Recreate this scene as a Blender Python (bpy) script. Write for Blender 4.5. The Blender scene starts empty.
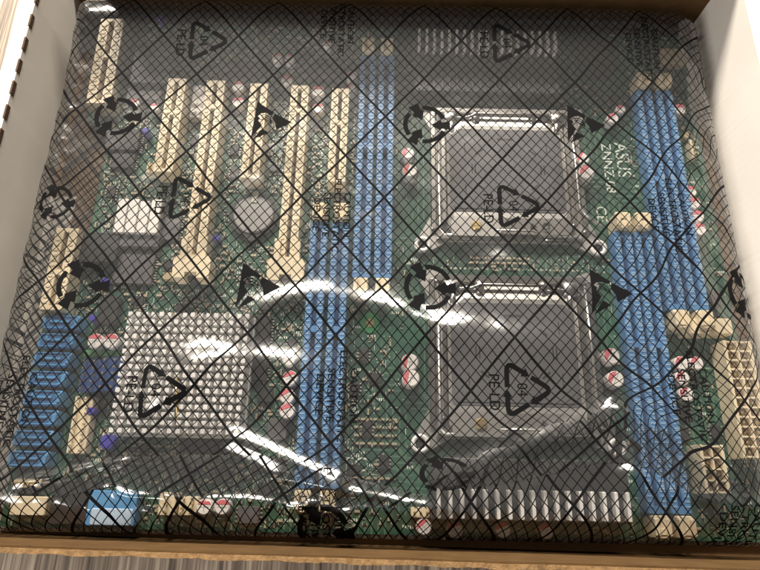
import bpy, bmesh, math, random
import numpy as np
from mathutils import Vector, Matrix

random.seed(7); RNG = np.random.RandomState(11)
SC = bpy.context.scene
COL = SC.collection
S = 0.01                                   # everything below is written in centimetres

# ------------------------------------------------------------------ camera
FPX, TILT, ROLL, DIST = 590.0, math.radians(19.4), math.radians(1.2), 28.6
CF = np.array([0, math.sin(TILT), -math.cos(TILT)])
CC = -DIST * CF
_x = np.array([1, 0, 0.]); _y = np.array([0, math.cos(TILT), math.sin(TILT)])
CR = _x * math.cos(ROLL) + _y * math.sin(ROLL)
CU = -_x * math.sin(ROLL) + _y * math.cos(ROLL)

def at(u, v, z=0.0):
    """the point at height z (cm) that a measured spot of the photograph shows"""
    r = CF * FPX + CR * (u - 380) - CU * (v - 285)
    p = CC + (z - CC[2]) / r[2] * r
    return float(p[0]), float(p[1])

cam = bpy.data.cameras.new('camera'); cam_o = bpy.data.objects.new('camera', cam); COL.objects.link(cam_o)
cam.sensor_width = 36.0; cam.lens = FPX / 760 * 36.0; cam.clip_start = 0.01; cam.clip_end = 50
m = Matrix(((CR[0], CU[0], -CF[0], CC[0] * S), (CR[1], CU[1], -CF[1], CC[1] * S), (CR[2], CU[2], -CF[2], CC[2] * S), (0, 0, 0, 1)))
cam_o.matrix_world = m
SC.camera = cam_o

# ------------------------------------------------------------------ light
W = bpy.data.worlds.new('World'); SC.world = W; W.use_nodes = True
bg = W.node_tree.nodes['Background']
bg.inputs[0].default_value = (1.0, 0.92, 0.83, 1); bg.inputs[1].default_value = 0.14

def area(name, pos, target, sx, sy, power, color):
    l = bpy.data.lights.new(name, 'AREA'); l.shape = 'RECTANGLE'; l.size = sx; l.size_y = sy
    l.energy = power; l.color = color
    o = bpy.data.objects.new(name, l); COL.objects.link(o)
    o.location = pos
    o.rotation_euler = (Vector(target) - Vector(pos)).to_track_quat('-Z', 'Y').to_euler()
    return o
# the window the room is lit by: behind the box, a little to the left
AZ, EL, LD = math.radians(8), math.radians(36.5), 1.7
wpos = (-LD * math.cos(EL) * math.sin(AZ), LD * math.cos(EL) * math.cos(AZ), LD * math.sin(EL))
area('window_light', wpos, (0, 0, 0), 1.35, 0.27, 112.0, (1.0, 0.92, 0.80))
# added fill lamp, front left, to brighten the table strip and near side
area('fill_light', (-0.62, -0.62, 0.52), (-0.08, -0.12, 0), 0.4, 0.4, 8.0, (1.0, 0.94, 0.86))

SC.view_settings.view_transform = 'Standard'
SC.view_settings.look = 'None'
SC.view_settings.exposure = 0.0; SC.view_settings.gamma = 1.0
SC.view_settings.use_curve_mapping = False
SC.cycles.max_bounces = 10; SC.cycles.transparent_max_bounces = 16
SC.cycles.use_denoising = True
SC.cycles.caustics_reflective = False; SC.cycles.caustics_refractive = False

# ------------------------------------------------------------------ materials
def mat(name, col, rough=0.5, metal=0.0, noise=0.0, nscale=300, bump=0.0, bscale=800, spec=0.5, col2=None):
    m = bpy.data.materials.new(name); m.use_nodes = True
    nt = m.node_tree; b = nt.nodes['Principled BSDF']
    b.inputs['Roughness'].default_value = rough; b.inputs['Metallic'].default_value = metal
    b.inputs['Specular IOR Level'].default_value = spec
    b.inputs['Base Color'].default_value = (*col, 1)
    tc = nt.nodes.new('ShaderNodeTexCoord')
    if noise or col2:
        n = nt.nodes.new('ShaderNodeTexNoise'); n.inputs['Scale'].default_value = nscale; n.inputs['Detail'].default_value = 5
        nt.links.new(tc.outputs['Object'], n.inputs['Vector'])
        r = nt.nodes.new('ShaderNodeValToRGB')
        r.color_ramp.elements[0].position = 0.3; r.color_ramp.elements[1].position = 0.7
        c2 = col2 or tuple(min(1, c * (1 + noise)) for c in col)
        c1 = col if col2 else tuple(c * (1 - noise) for c in col)
        r.color_ramp.elements[0].color = (*c1, 1); r.color_ramp.elements[1].color = (*c2, 1)
        nt.links.new(n.outputs['Fac'], r.inputs['Fac']); nt.links.new(r.outputs['Color'], b.inputs['Base Color'])
    if bump:
        n2 = nt.nodes.new('ShaderNodeTexNoise'); n2.inputs['Scale'].default_value = bscale; n2.inputs['Detail'].default_value = 4
        nt.links.new(tc.outputs['Object'], n2.inputs['Vector'])
        bp = nt.nodes.new('ShaderNodeBump'); bp.inputs['Strength'].default_value = bump; bp.inputs['Distance'].default_value = 0.0005
        nt.links.new(n2.outputs['Fac'], bp.inputs['Height']); nt.links.new(bp.outputs['Normal'], b.inputs['Normal'])
    return m

M = dict(
    cream=mat('cream_plastic', (0.80, 0.68, 0.48), 0.4, noise=0.08, nscale=200),
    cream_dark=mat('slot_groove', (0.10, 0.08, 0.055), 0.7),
    blue=mat('blue_plastic', (0.085, 0.235, 0.48), 0.42, noise=0.1, nscale=250),
    blue_light=mat('pale_blue_plastic', (0.26, 0.43, 0.66), 0.45),
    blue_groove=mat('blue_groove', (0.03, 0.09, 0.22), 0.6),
    sata=mat('sata_blue_plastic', (0.09, 0.30, 0.58), 0.35, noise=0.08, nscale=200),
    sata_dark=mat('sata_cavity', (0.03, 0.12, 0.28), 0.5),
    pale_blue=mat('glare_blue', (0.50, 0.64, 0.80), 0.4),  # port blue with the glare painted in
    navy=mat('navy_plastic', (0.02, 0.06, 0.20), 0.4),
    violet=mat('violet_sleeve', (0.06, 0.05, 0.36), 0.35),
    black=mat('black_epoxy', (0.022, 0.021, 0.022), 0.45, noise=0.2, nscale=400),
    grey_chip=mat('grey_chip', (0.09, 0.085, 0.09), 0.45, noise=0.15, nscale=300),
    dark_metal=mat('dark_anodised', (0.10, 0.10, 0.105), 0.45, 0.6, noise=0.15),
    battery_steel=mat('dull_steel', (0.30, 0.29, 0.29), 0.38, 0.6, noise=0.1, nscale=150),
    kraft_dark=mat('shaded_kraft', (0.085, 0.049, 0.022), 0.95, noise=0.15, nscale=80, bump=0.4, bscale=600, spec=0.05),  # kraft card toned down so the walls' shade sits in its colour
    metal=mat('brushed_metal', (0.50, 0.48, 0.46), 0.30, 1.0, noise=0.12, nscale=150, bump=0.15),
    alu=mat('aluminium', (0.78, 0.77, 0.75), 0.34, 1.0, noise=0.08, nscale=300),
    alu_white=mat('bright_aluminium', (0.84, 0.82, 0.80), 0.42, 0.12, noise=0.08),
    plate=mat('pale_steel', (0.56, 0.54, 0.52), 0.38, 0.75, noise=0.08, nscale=120),
    cover=mat('smoky_cover', (0.10, 0.098, 0.105), 0.4, noise=0.12, nscale=60),
    cover_line=mat('cover_relief', (0.012, 0.012, 0.012), 0.6),
    tin=mat('tin_pad', (0.45, 0.45, 0.40), 0.5, 0.6),
    gold=mat('brass_pin', (0.75, 0.58, 0.28), 0.35, 0.9),
    tan=mat('ceramic_tan', (0.42, 0.33, 0.20), 0.5),
    white=mat('white_plastic', (0.82, 0.79, 0.76), 0.4, noise=0.04),
    captop=mat('capacitor_top', (0.86, 0.82, 0.80), 0.4, 0.1, noise=0.05),
    red=mat('red_print', (0.66, 0.15, 0.18), 0.5),
    silk=mat('silkscreen_ink', (0.62, 0.68, 0.60), 0.6),
    ink=mat('black_print', (0.006, 0.006, 0.0065), 0.7, spec=0.04),
    green_ring=mat('bare_green_ring', (0.03, 0.22, 0.08), 0.4),
    green_header=mat('green_plastic', (0.10, 0.32, 0.12), 0.45),
    liner=mat('white_liner_card', (0.76, 0.71, 0.655), 0.75, noise=0.05, nscale=25, bump=0.06, bscale=250),
    fibre=mat('cut_card_edge', (0.19, 0.115, 0.055), 0.9, noise=0.3, nscale=400, bump=0.8, bscale=900, spec=0.05),
    slit=mat('slit_card', (0.07, 0.038, 0.018), 0.9, noise=0.3, nscale=500),
)

def wood_material():
    m = bpy.data.materials.new('oak_table'); m.use_nodes = True; nt = m.node_tree; b = nt.nodes['Principled BSDF']
    tc = nt.nodes.new('ShaderNodeTexCoord')
    def streak(sx, sy, detail):
        mp = nt.nodes.new('ShaderNodeMapping'); mp.inputs['Scale'].default_value = (sx, sy, 1)
        nt.links.new(tc.outputs['Object'], mp.inputs['Vector'])
        n = nt.nodes.new('ShaderNodeTexNoise'); n.inputs['Scale'].default_value = 1; n.inputs['Detail'].default_value = detail
        nt.links.new(mp.outputs['Vector'], n.inputs['Vector']); return n
    a = streak(330, 9, 5); c = streak(900, 25, 4); w = streak(45, 5, 3)
    r = nt.nodes.new('ShaderNodeValToRGB'); e = r.color_ramp.elements
    e[0].position = 0.40; e[0].color = (0.04, 0.029, 0.021, 1); e[1].position = 0.64; e[1].color = (0.55, 0.46, 0.36, 1)
    x = e.new(0.52); x.color = (0.24, 0.185, 0.14, 1)
    ad = nt.nodes.new('ShaderNodeMath'); ad.operation = 'ADD'
    m1 = nt.nodes.new('ShaderNodeMath'); m1.operation = 'MULTIPLY'; m1.inputs[1].default_value = 0.45
    m2 = nt.nodes.new('ShaderNodeMath'); m2.operation = 'MULTIPLY'; m2.inputs[1].default_value = 0.35
    m3 = nt.nodes.new('ShaderNodeMath'); m3.operation = 'MULTIPLY_ADD'; m3.inputs[1].default_value = 0.25
    nt.links.new(a.outputs['Fac'], m1.inputs[0]); nt.links.new(c.outputs['Fac'], m2.inputs[0])
    nt.links.new(m1.outputs[0], ad.inputs[0]); nt.links.new(m2.outputs[0], ad.inputs[1])
    nt.links.new(w.outputs['Fac'], m3.inputs[0]); nt.links.new(ad.outputs[0], m3.inputs[2])
    nt.links.new(m3.outputs[0], r.inputs['Fac']); nt.links.new(r.outputs['Color'], b.inputs['Base Color'])
    b.inputs['Roughness'].default_value = 0.5
    bp = nt.nodes.new('ShaderNodeBump'); bp.inputs['Strength'].default_value = 0.3; bp.inputs['Distance'].default_value = 0.0006
    nt.links.new(c.outputs['Fac'], bp.inputs['Height']); nt.links.new(bp.outputs['Normal'], b.inputs['Normal'])
    return m
M['wood'] = wood_material()

def kraft_material():
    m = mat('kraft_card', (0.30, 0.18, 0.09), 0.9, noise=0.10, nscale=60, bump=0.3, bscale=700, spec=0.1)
    return m
M['kraft'] = kraft_material()

def pcb_material():
    m = bpy.data.materials.new('green_solder_mask'); m.use_nodes = True; nt = m.node_tree; b = nt.nodes['Principled BSDF']
    tc = nt.nodes.new('ShaderNodeTexCoord')
    def lines(direction, scale, nsc, lo, hi):
        w = nt.nodes.new('ShaderNodeTexWave'); w.bands_direction = direction; w.inputs['Scale'].default_value = scale
        w.inputs['Distortion'].default_value = 0.0
        nt.links.new(tc.outputs['Object'], w.inputs['Vector'])
        n = nt.nodes.new('ShaderNodeTexNoise'); n.inputs['Scale'].default_value = nsc; n.inputs['Detail'].default_value = 2
        nt.links.new(tc.outputs['Object'], n.inputs['Vector'])
        r = nt.nodes.new('ShaderNodeValToRGB'); r.color_ramp.elements[0].position = lo; r.color_ramp.elements[1].position = hi
        nt.links.new(n.outputs['Fac'], r.inputs['Fac'])
        mu = nt.nodes.new('ShaderNodeMath'); mu.operation = 'MULTIPLY'
        r2 = nt.nodes.new('ShaderNodeValToRGB'); r2.color_ramp.elements[0].position = 0.72; r2.color_ramp.elements[1].position = 0.9
        nt.links.new(w.outputs['Fac'], r2.inputs['Fac'])
        nt.links.new(r2.outputs['Color'], mu.inputs[0]); nt.links.new(r.outputs['Color'], mu.inputs[1]); return mu
    a = lines('X', 110, 60, 0.48, 0.56); c = lines('Y', 120, 45, 0.52, 0.6); d = lines('DIAGONAL', 70, 50, 0.55, 0.62)
    mx = nt.nodes.new('ShaderNodeMath'); mx.operation = 'MAXIMUM'; my = nt.nodes.new('ShaderNodeMath'); my.operation = 'MAXIMUM'
    nt.links.new(a.outputs[0], mx.inputs[0]); nt.links.new(c.outputs[0], mx.inputs[1])
    nt.links.new(mx.outputs[0], my.inputs[0]); nt.links.new(d.outputs[0], my.inputs[1])
    n = nt.nodes.new('ShaderNodeTexNoise'); n.inputs['Scale'].default_value = 25; n.inputs['Detail'].default_value = 4
    nt.links.new(tc.outputs['Object'], n.inputs['Vector'])
    r = nt.nodes.new('ShaderNodeValToRGB')
    r.color_ramp.elements[0].color = (0.010, 0.050, 0.031, 1); r.color_ramp.elements[1].color = (0.020, 0.095, 0.056, 1)
    r.color_ramp.elements[0].position = 0.35; r.color_ramp.elements[1].position = 0.65
    nt.links.new(n.outputs['Fac'], r.inputs['Fac'])
    mix = nt.nodes.new('ShaderNodeMixRGB'); mix.inputs['Color2'].default_value = (0.065, 0.15, 0.10, 1)
    nt.links.new(r.outputs['Color'], mix.inputs['Color1']); nt.links.new(my.outputs[0], mix.inputs['Fac'])
    nt.links.new(mix.outputs[0], b.inputs['Base Color'])
    b.inputs['Roughness'].default_value = 0.42
    bp = nt.nodes.new('ShaderNodeBump'); bp.inputs['Strength'].default_value = 0.25; bp.inputs['Distance'].default_value = 0.0002
    nt.links.new(my.outputs[0], bp.inputs['Height']); nt.links.new(bp.outputs['Normal'], b.inputs['Normal'])
    return m
M['pcb'] = pcb_material()

def film_material(name='antistatic_film', tint=0.86):
    """thin clear antistatic film with its printed grid, laid out in the film's own UV (in cm)"""
    m = bpy.data.materials.new(name); m.use_nodes = True; nt = m.node_tree
    nt.nodes.clear(); N = nt.nodes.new; L = nt.links.new
    out = N('ShaderNodeOutputMaterial')
    uv = N('ShaderNodeUVMap'); uv.uv_map = 'print'
    sep = N('ShaderNodeSeparateXYZ'); L(uv.outputs[0], sep.inputs[0])
    def math_(op, a, b=None, c=None):
        n = N('ShaderNodeMath'); n.operation = op
        for i, k in enumerate((a, b, c)):
            if k is None: continue
            if isinstance(k, (int, float)): n.inputs[i].default_value = k
            else: L(k, n.inputs[i])
        return n.outputs[0]
    sx = math_('DIVIDE', math_('ADD', sep.outputs[0], 1.83), 3.8)
    ty = math_('DIVIDE', math_('ADD', sep.outputs[1], -1.27), 4.47)
    p = math_('ADD', sx, ty); q = math_('SUBTRACT', sx, ty)
    def line(v, k, half):
        f = math_('FRACT', math_('ADD', math_('MULTIPLY', v, k), 0.5))
        dist = math_('ABSOLUTE', math_('SUBTRACT', f, 0.5))
        return math_('LESS_THAN', dist, half)
    bold = math_('MAXIMUM', line(p, 1, 0.0185), line(q, 1, 0.0185))
    fine = math_('MAXIMUM', line(p, 8, 0.056), line(q, 8, 0.056))
    mask = math_('MAXIMUM', bold, fine)
    lw = N('ShaderNodeLayerWeight'); lw.inputs['Blend'].default_value = 0.5
    fr = math_('ADD', math_('MULTIPLY', math_('POWER', lw.outputs['Facing'], 4.0), 0.75), 0.11)
    tc = N('ShaderNodeTexCoord')
    n = N('ShaderNodeTexNoise'); n.inputs['Scale'].default_value = 70; n.inputs['Detail'].default_value = 3; n.inputs['Distortion'].default_value = 0.6
    L(tc.outputs['Object'], n.inputs['Vector'])
    bp = N('ShaderNodeBump'); bp.inputs['Strength'].default_value = 0.12; bp.inputs['Distance'].default_value = 0.0015
    L(n.outputs['Fac'], bp.inputs['Height'])
    tr = N('ShaderNodeBsdfTransparent'); tr.inputs[0].default_value = (tint, tint * 0.995, tint * 0.99, 1)
    df = N('ShaderNodeBsdfDiffuse'); df.inputs[0].default_value = (0.62, 0.63, 0.66, 1)
    m0 = N('ShaderNodeMixShader'); m0.inputs[0].default_value = 0.028; L(tr.outputs[0], m0.inputs[1]); L(df.outputs[0], m0.inputs[2])
    gl = N('ShaderNodeBsdfGlossy'); gl.inputs['Roughness'].default_value = 0.14; L(bp.outputs[0], gl.inputs['Normal'])
    g2 = N('ShaderNodeBsdfGlossy'); g2.inputs['Roughness'].default_value = 0.33; L(bp.outputs[0], g2.inputs['Normal'])
    gm = N('ShaderNodeMixShader'); gm.inputs[0].default_value = 0.13; L(gl.outputs[0], gm.inputs[1]); L(g2.outputs[0], gm.inputs[2])
    m1 = N('ShaderNodeMixShader'); L(fr, m1.inputs[0]); L(m0.outputs[0], m1.inputs[1]); L(gm.outputs[0], m1.inputs[2])
    ink = N('ShaderNodeBsdfPrincipled'); ink.inputs['Base Color'].default_value = (0.006, 0.006, 0.0065, 1); ink.inputs['Roughness'].default_value = 0.7; ink.inputs['Specular IOR Level'].default_value = 0.04
    L(bp.outputs[0], ink.inputs['Normal'])
    m2 = N('ShaderNodeMixShader'); L(mask, m2.inputs[0]); L(m1.outputs[0], m2.inputs[1]); L(ink.outputs[0], m2.inputs[2])
    L(m2.outputs[0], out.inputs[0])
    return m
M['film'] = film_material()
M['film_doubled'] = film_material('doubled_antistatic_film', 0.76)      # where the bag is folded over itself

# ------------------------------------------------------------------ mesh helpers
class MB:
    def __init__(self): self.v = []; self.f = []
    def add(self, vs, fs):
        o = len(self.v); self.v += vs; self.f += [tuple(i + o for i in f) for f in fs]; return self
    def box(self, x0, x1, y0, y1, z0, z1, ch=0.0, bottom=False):
        """box with its top edges (and upright corners) chamfered by ch"""
        if ch <= 0:
            vs = [(x, y, z) for z in (z0, z1) for x, y in ((x0, y0), (x1, y0), (x1, y1), (x0, y1))]
            return self.add(vs, [(0, 1, 5, 4), (1, 2, 6, 5), (2, 3, 7, 6), (3, 0, 4, 7), (4, 5, 6, 7), (3, 2, 1, 0)])
        def ring(i, z):
            c = ch
            a0, a1, b0, b1 = x0 + i, x1 - i, y0 + i, y1 - i
            return [(a0 + c, b0, z), (a1 - c, b0, z), (a1, b0 + c, z), (a1, b1 - c, z), (a1 - c, b1, z), (a0 + c, b1, z), (a0, b1 - c, z), (a0, b0 + c, z)]
        vs = ring(0, z0) + ring(0, z1 - ch) + ring(ch * 0.8, z1)
        fs = []
        for k in range(2):
            for i in range(8):
                j = (i + 1) % 8
                fs.append((k * 8 + i, k * 8 + j, k * 8 + 8 + j, k * 8 + 8 + i))
        fs.append(tuple(range(16, 24))); fs.append(tuple(reversed(range(0, 8))))
        return self.add(vs, fs)
    def taper(self, cx, cy, w0, d0, w1, d1, z0, z1):
        vs = [(cx - w0 / 2, cy - d0 / 2, z0), (cx + w0 / 2, cy - d0 / 2, z0), (cx + w0 / 2, cy + d0 / 2, z0), (cx - w0 / 2, cy + d0 / 2, z0),
              (cx - w1 / 2, cy - d1 / 2, z1), (cx + w1 / 2, cy - d1 / 2, z1), (cx + w1 / 2, cy + d1 / 2, z1), (cx - w1 / 2, cy + d1 / 2, z1)]
        return self.add(vs, [(0, 1, 5, 4), (1, 2, 6, 5), (2, 3, 7, 6), (3, 0, 4, 7), (4, 5, 6, 7)])
    def cyl(self, cx, cy, r, z0, z1, n=20, ch=0.0, a0=0.0, a1=2 * math.pi):
        full = abs(a1 - a0 - 2 * math.pi) < 1e-6
        k = n if full else n + 1
        A = [a0 + (a1 - a0) * i / n for i in range(k)]
        rings = [(r, z0), (r, z1 - ch)] + ([(r - ch, z1)] if ch else [])
        vs = [(cx + rr * math.cos(a), cy + rr * math.sin(a), z) for rr, z in rings for a in A]
        fs = []
        nr = len(rings)
        for q in range(nr - 1):
            for i in range(k):
                j = (i + 1) % k
                fs.append((q * k + i, q * k + j, (q + 1) * k + j, (q + 1) * k + i))
        fs.append(tuple((nr - 1) * k + i for i in range(k))); fs.append(tuple(reversed(range(k))))
        return self.add(vs, fs)
    def ring(self, cx, cy, ri, ro, z0, z1, n=24):
        vs = []
        for r, z in ((ro, z0), (ro, z1), (ri, z1), (ri, z0)):
            vs += [(cx + r * math.cos(2 * math.pi * i / n), cy + r * math.sin(2 * math.pi * i / n), z) for i in range(n)]
        fs = []
        for q in range(4):
            for i in range(n):
                j = (i + 1) % n; qq = (q + 1) % 4
                fs.append((q * n + i, q * n + j, qq * n + j, qq * n + i))
        return self.add(vs, fs)
    def prism(self, poly, z0, z1):
        n = len(poly)
        vs = [(x, y, z0) for x, y in poly] + [(x, y, z1) for x, y in poly]
        fs = [(i, (i + 1) % n, n + (i + 1) % n, n + i) for i in range(n)] + [tuple(range(n, 2 * n)), tuple(reversed(range(n)))]
        return self.add(vs, fs)
    def tube(self, pts, r, n=8):
        P = [Vector(p) for p in pts]; vs = []; fs = []
        for i, p in enumerate(P):
            d = (P[min(i + 1, len(P) - 1)] - P[max(i - 1, 0)]).normalized()
            up = Vector((0, 0, 1)) if abs(d.z) < 0.9 else Vector((1, 0, 0))
            a = d.cross(up).normalized(); b = a.cross(d)
            vs += [tuple(p + a * r * math.cos(t) + b * r * math.sin(t)) for t in (2 * math.pi * k / n for k in range(n))]
        for i in range(len(P) - 1):
            for k in range(n):
                fs.append((i * n + k, i * n + (k + 1) % n, (i + 1) * n + (k + 1) % n, (i + 1) * n + k))
        fs.append(tuple(range(n))); fs.append(tuple(reversed(range((len(P) - 1) * n, len(P) * n))))
        return self.add(vs, fs)
    def mesh(self, name, material, smooth=False):
        me = bpy.data.meshes.new(name)
        me.from_pydata([(x * S, y * S, z * S) for x, y, z in self.v], [], self.f)
        bm = bmesh.new(); bm.from_mesh(me); bmesh.ops.recalc_face_normals(bm, faces=bm.faces); bm.to_mesh(me); bm.free()
        me.materials.append(M[material])
        if smooth:
            for p in me.polygons: p.use_smooth = True
        return me
    def build(self, name, material, parent=None, loc=(0, 0, 0), rz=0.0, smooth=False):
        return put(name, self.mesh(name, material, smooth), parent, loc, rz)

def put(name, me, parent=None, loc=(0, 0, 0), rz=0.0):
    o = bpy.data.objects.new(name, me); COL.objects.link(o)
    o.location = [c * S for c in loc]; o.rotation_euler = (0, 0, rz); o.parent = parent
    return o

def empty(name, label, cat, loc=(0, 0, 0), group=None):
    o = bpy.data.objects.new(name, None); COL.objects.link(o); o.location = [c * S for c in loc]
    o['label'] = label; o['category'] = cat
    if group: o['group'] = group
    return o

def text_shape(body, size, sx=1.0, align='CENTER', bold=0.0):
    """2-D vertices and faces (cm) of a word set in the built-in font"""
    c = bpy.data.curves.new('word', 'FONT'); c.body = body; c.size = 1.0; c.align_x = align; c.align_y = 'CENTER'
    c.resolution_u = 3; c.offset = bold
    o = bpy.data.objects.new('word', c); COL.objects.link(o)
    dg = bpy.context.evaluated_depsgraph_get(); dg.update()
    me = o.evaluated_get(dg).to_mesh()
    vs = [(v.co.x * size * sx, v.co.y * size) for v in me.vertices]; fs = [tuple(p.vertices) for p in me.polygons]
    o.evaluated_get(dg).to_mesh_clear()
    bpy.data.objects.remove(o); bpy.data.curves.remove(c)
    return vs, fs

def rot_text(vf, ang, dx, dy):
    c, s = math.cos(ang), math.sin(ang)
    return [(x * c - y * s + dx, x * s + y * c + dy) for x, y in vf[0]], vf[1]

# ------------------------------------------------------------------ table
tb = MB().box(-120, 120, -90, 130, -5, -0.85).build('table_top', 'wood')
tb['kind'] = 'structure'

# ------------------------------------------------------------------ cardboard box
XL, XR, YB, YF, HT = -17.1, 17.7, 16.1, -11.45, 4.3
box = empty('cardboard_box', 'open shallow cardboard box with white side walls and brown inside, holding the bagged circuit board', 'box', (0, 0, -0.85))
BZ = 0.85                                    # children are written in scene heights, lifted by the box's own base
def bput(mb, name, material, smooth=False): return mb.build(name, material, box, (0, 0, BZ), 0, smooth)
bput(MB().box(XL - 0.3, XR + 0.3, YF - 0.3, YB + 0.3, -0.83, -0.38), 'bottom_panel', 'kraft')

def wavy_strip(axis, fixed0, fixed1, a0, a1, z0, z1, amp, n=60, seed=0, inner_lean=0.0):
    """a wall panel along x or y whose top edge is a little uneven"""
    r = np.random.RandomState(seed); k = np.cumsum(r.randn(n + 1) * 0.5); k -= np.linspace(k[0], k[-1], n + 1)
    k = k / (abs(k).max() + 1e-6) * amp
    mb = MB(); vs = []
    for i in range(n + 1):
        t = a0 + (a1 - a0) * i / n
        zt = z1 + k[i]; w = k[(i * 7) % (n + 1)] * 0.6
        for d, z in ((fixed0, z0), (fixed1, z0), (fixed1 + w * 0.5 + inner_lean, zt), (fixed0 + w + inner_lean, zt)):
            vs.append((t, d, z) if axis == 'x' else (d, t, z))
    fs = []
    for i in range(n):
        for q in range(4):
            fs.append((i * 4 + q, i * 4 + (q + 1) % 4, i * 4 + 4 + (q + 1) % 4, i * 4 + 4 + q))
    fs += [(0, 1, 2, 3), (n * 4 + 3, n * 4 + 2, n * 4 + 1, n * 4)]
    return mb.add(vs, fs)

bput(MB().box(XL + 0.02, -15.75, YF + 0.1, 4.6, -0.378, -0.345), 'floor_flap', 'liner')
lw_ = bput(wavy_strip('y', XL - 0.75, XL, YF - 0.7, YB + 0.5, -0.80, HT, 0.02, 60, 1), 'side_wall', 'liner')
rw_ = bput(wavy_strip('y', XR, XR + 0.75, YF - 0.7, YB + 0.5, -0.80, HT, 0.02, 60, 2), 'side_wall', 'liner')
# fold perforations along the inner edge of the left wall and the cut lower edge of the right wall's liner
slit = MB().box(-0.07, 0.025, -0.36, 0.36, -0.22, 0.012, 0.01).mesh('perforation_slit', 'slit')
for u, v in ((44, -3), (37, 20), (29, 43), (21.5, 65), (14.5, 87), (6.5, 111), (-1, 135)):
    x, y = at(u, v, HT)
    put('perforation_slit', slit, lw_, (XL + 0.01, y, HT + 0.012))
for k in range(-5, 1):
    put('perforation_slit', slit, lw_, (XL + 0.01, at(-1, 135, HT)[1] - 2.9 + k * 1.35, HT + 0.012))
lin = MB()
n = 150; r = np.random.RandomState(5)
vs = []
for i in range(n + 1):
    y = YF + (YB - YF) * i / n
    zb = -0.02 + 0.04 * r.randn() * 0.5 + (0.05 if i % 2 else 0)
    vs += [(XR - 0.02, y, HT - 0.1), (XR - 0.14, y, zb), (XR - 0.02, y, zb - 0.02)]
fs = []
for i in range(n):
    a = i * 3
    fs += [(a, a + 1, a + 4, a + 3), (a + 1, a + 2, a + 5, a + 4)]
lin.add(vs, fs); lin.build('liner_flap', 'liner', rw_)
lip = MB()
for i in range(n):
    y = YF + (YB - YF) * i / n
    lip.box(XR - 0.17 - 0.03 * r.rand(), XR - 0.06, y, y + 0.12, -0.09 + 0.04 * r.rand(), 0.0)
lip.build('perforated_edge', 'slit', rw_)['kind'] = 'stuff'

bput(wavy_strip('x', YB, YB + 0.42, -15.35, XR + 0.6, -0.80, HT + 1.1, 0.05, 40, 3), 'back_wall', 'kraft_dark')  # unseen upper part raised to keep window glare off the film
bput(MB().box(XL, -15.37, YB, YB + 0.42, -0.80, 1.9), 'corner_tab', 'kraft')
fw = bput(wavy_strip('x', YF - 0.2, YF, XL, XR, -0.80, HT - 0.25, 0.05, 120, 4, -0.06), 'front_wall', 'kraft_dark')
fw.rotation_euler.z = -0.010; fw.location.y = -0.13 * S                 # the near wall stands very slightly askew
fe = wavy_strip('x', YF - 0.31, YF - 0.14, XL, XR, HT - 0.32, HT - 0.19, 0.07, 220, 9)
fe.build('torn_edge', 'fibre', fw)

# ------------------------------------------------------------------ motherboard
mbd = empty('motherboard', 'green server motherboard with two processor sockets, blue memory slots and cream expansion slots', 'motherboard', (0, 0, -0.16))
BL = 0.16
def mput(me, name, x=0.0, y=0.0, rz=0.0, z=0.0): return put(name, me, mbd, (x, y, BL + z), rz)
pcb_poly = [(-15.85, -11.15), (16.9, -11.15), (16.9, 15.5), (-15.85, 15.5), (-15.85, 9.0), (-14.55, 8.6), (-14.55, 2.5), (-15.85, 2.2)]
pcb = mput(MB().prism(pcb_poly, -0.16, 0.0).mesh('circuit_board', 'pcb'), 'circuit_board')
KEEP = []
def keep(x0, x1, y0, y1, g=0.12): KEEP.append((min(x0, x1) - g, max(x0, x1) + g, min(y0, y1) - g, max(y0, y1) + g))

# expansion slots: a body with a groove and two rows of contact cells, some with a retention clip
def slot_set(length, width, h, kind='cream', pitch=0.26, ends=True):
    w2 = width / 2
    body = MB()
    rail = width * 0.40
    body.box(-w2, -w2 + rail, 0, length, 0, h, 0.03); body.box(w2 - rail, w2, 0, length, 0, h, 0.03)
    body.box(-w2 + rail - 0.01, w2 - rail + 0.01, 0.02, length - 0.02, 0, h * 0.55)
    body.box(-w2 + rail - 0.02, w2 - rail + 0.02, 0, 0.22, 0, h - 0.01, 0.02); body.box(-w2 + rail - 0.02, w2 - rail + 0.02, length - 0.22, length, 0, h - 0.01, 0.02)
    cells = MB(); n = int((length - 0.5) / pitch)
    for i in range(n):
        y = 0.25 + i * pitch + pitch / 2
        for s in (-1, 1):
            cells.box(s * (w2 - rail / 2) - rail * 0.26, s * (w2 - rail / 2) + rail * 0.26, y - pitch * 0.33, y + pitch * 0.33, h - 0.02, h + 0.035, 0.03)
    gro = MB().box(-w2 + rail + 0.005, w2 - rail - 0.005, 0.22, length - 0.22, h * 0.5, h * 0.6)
    return body, cells, gro
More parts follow.
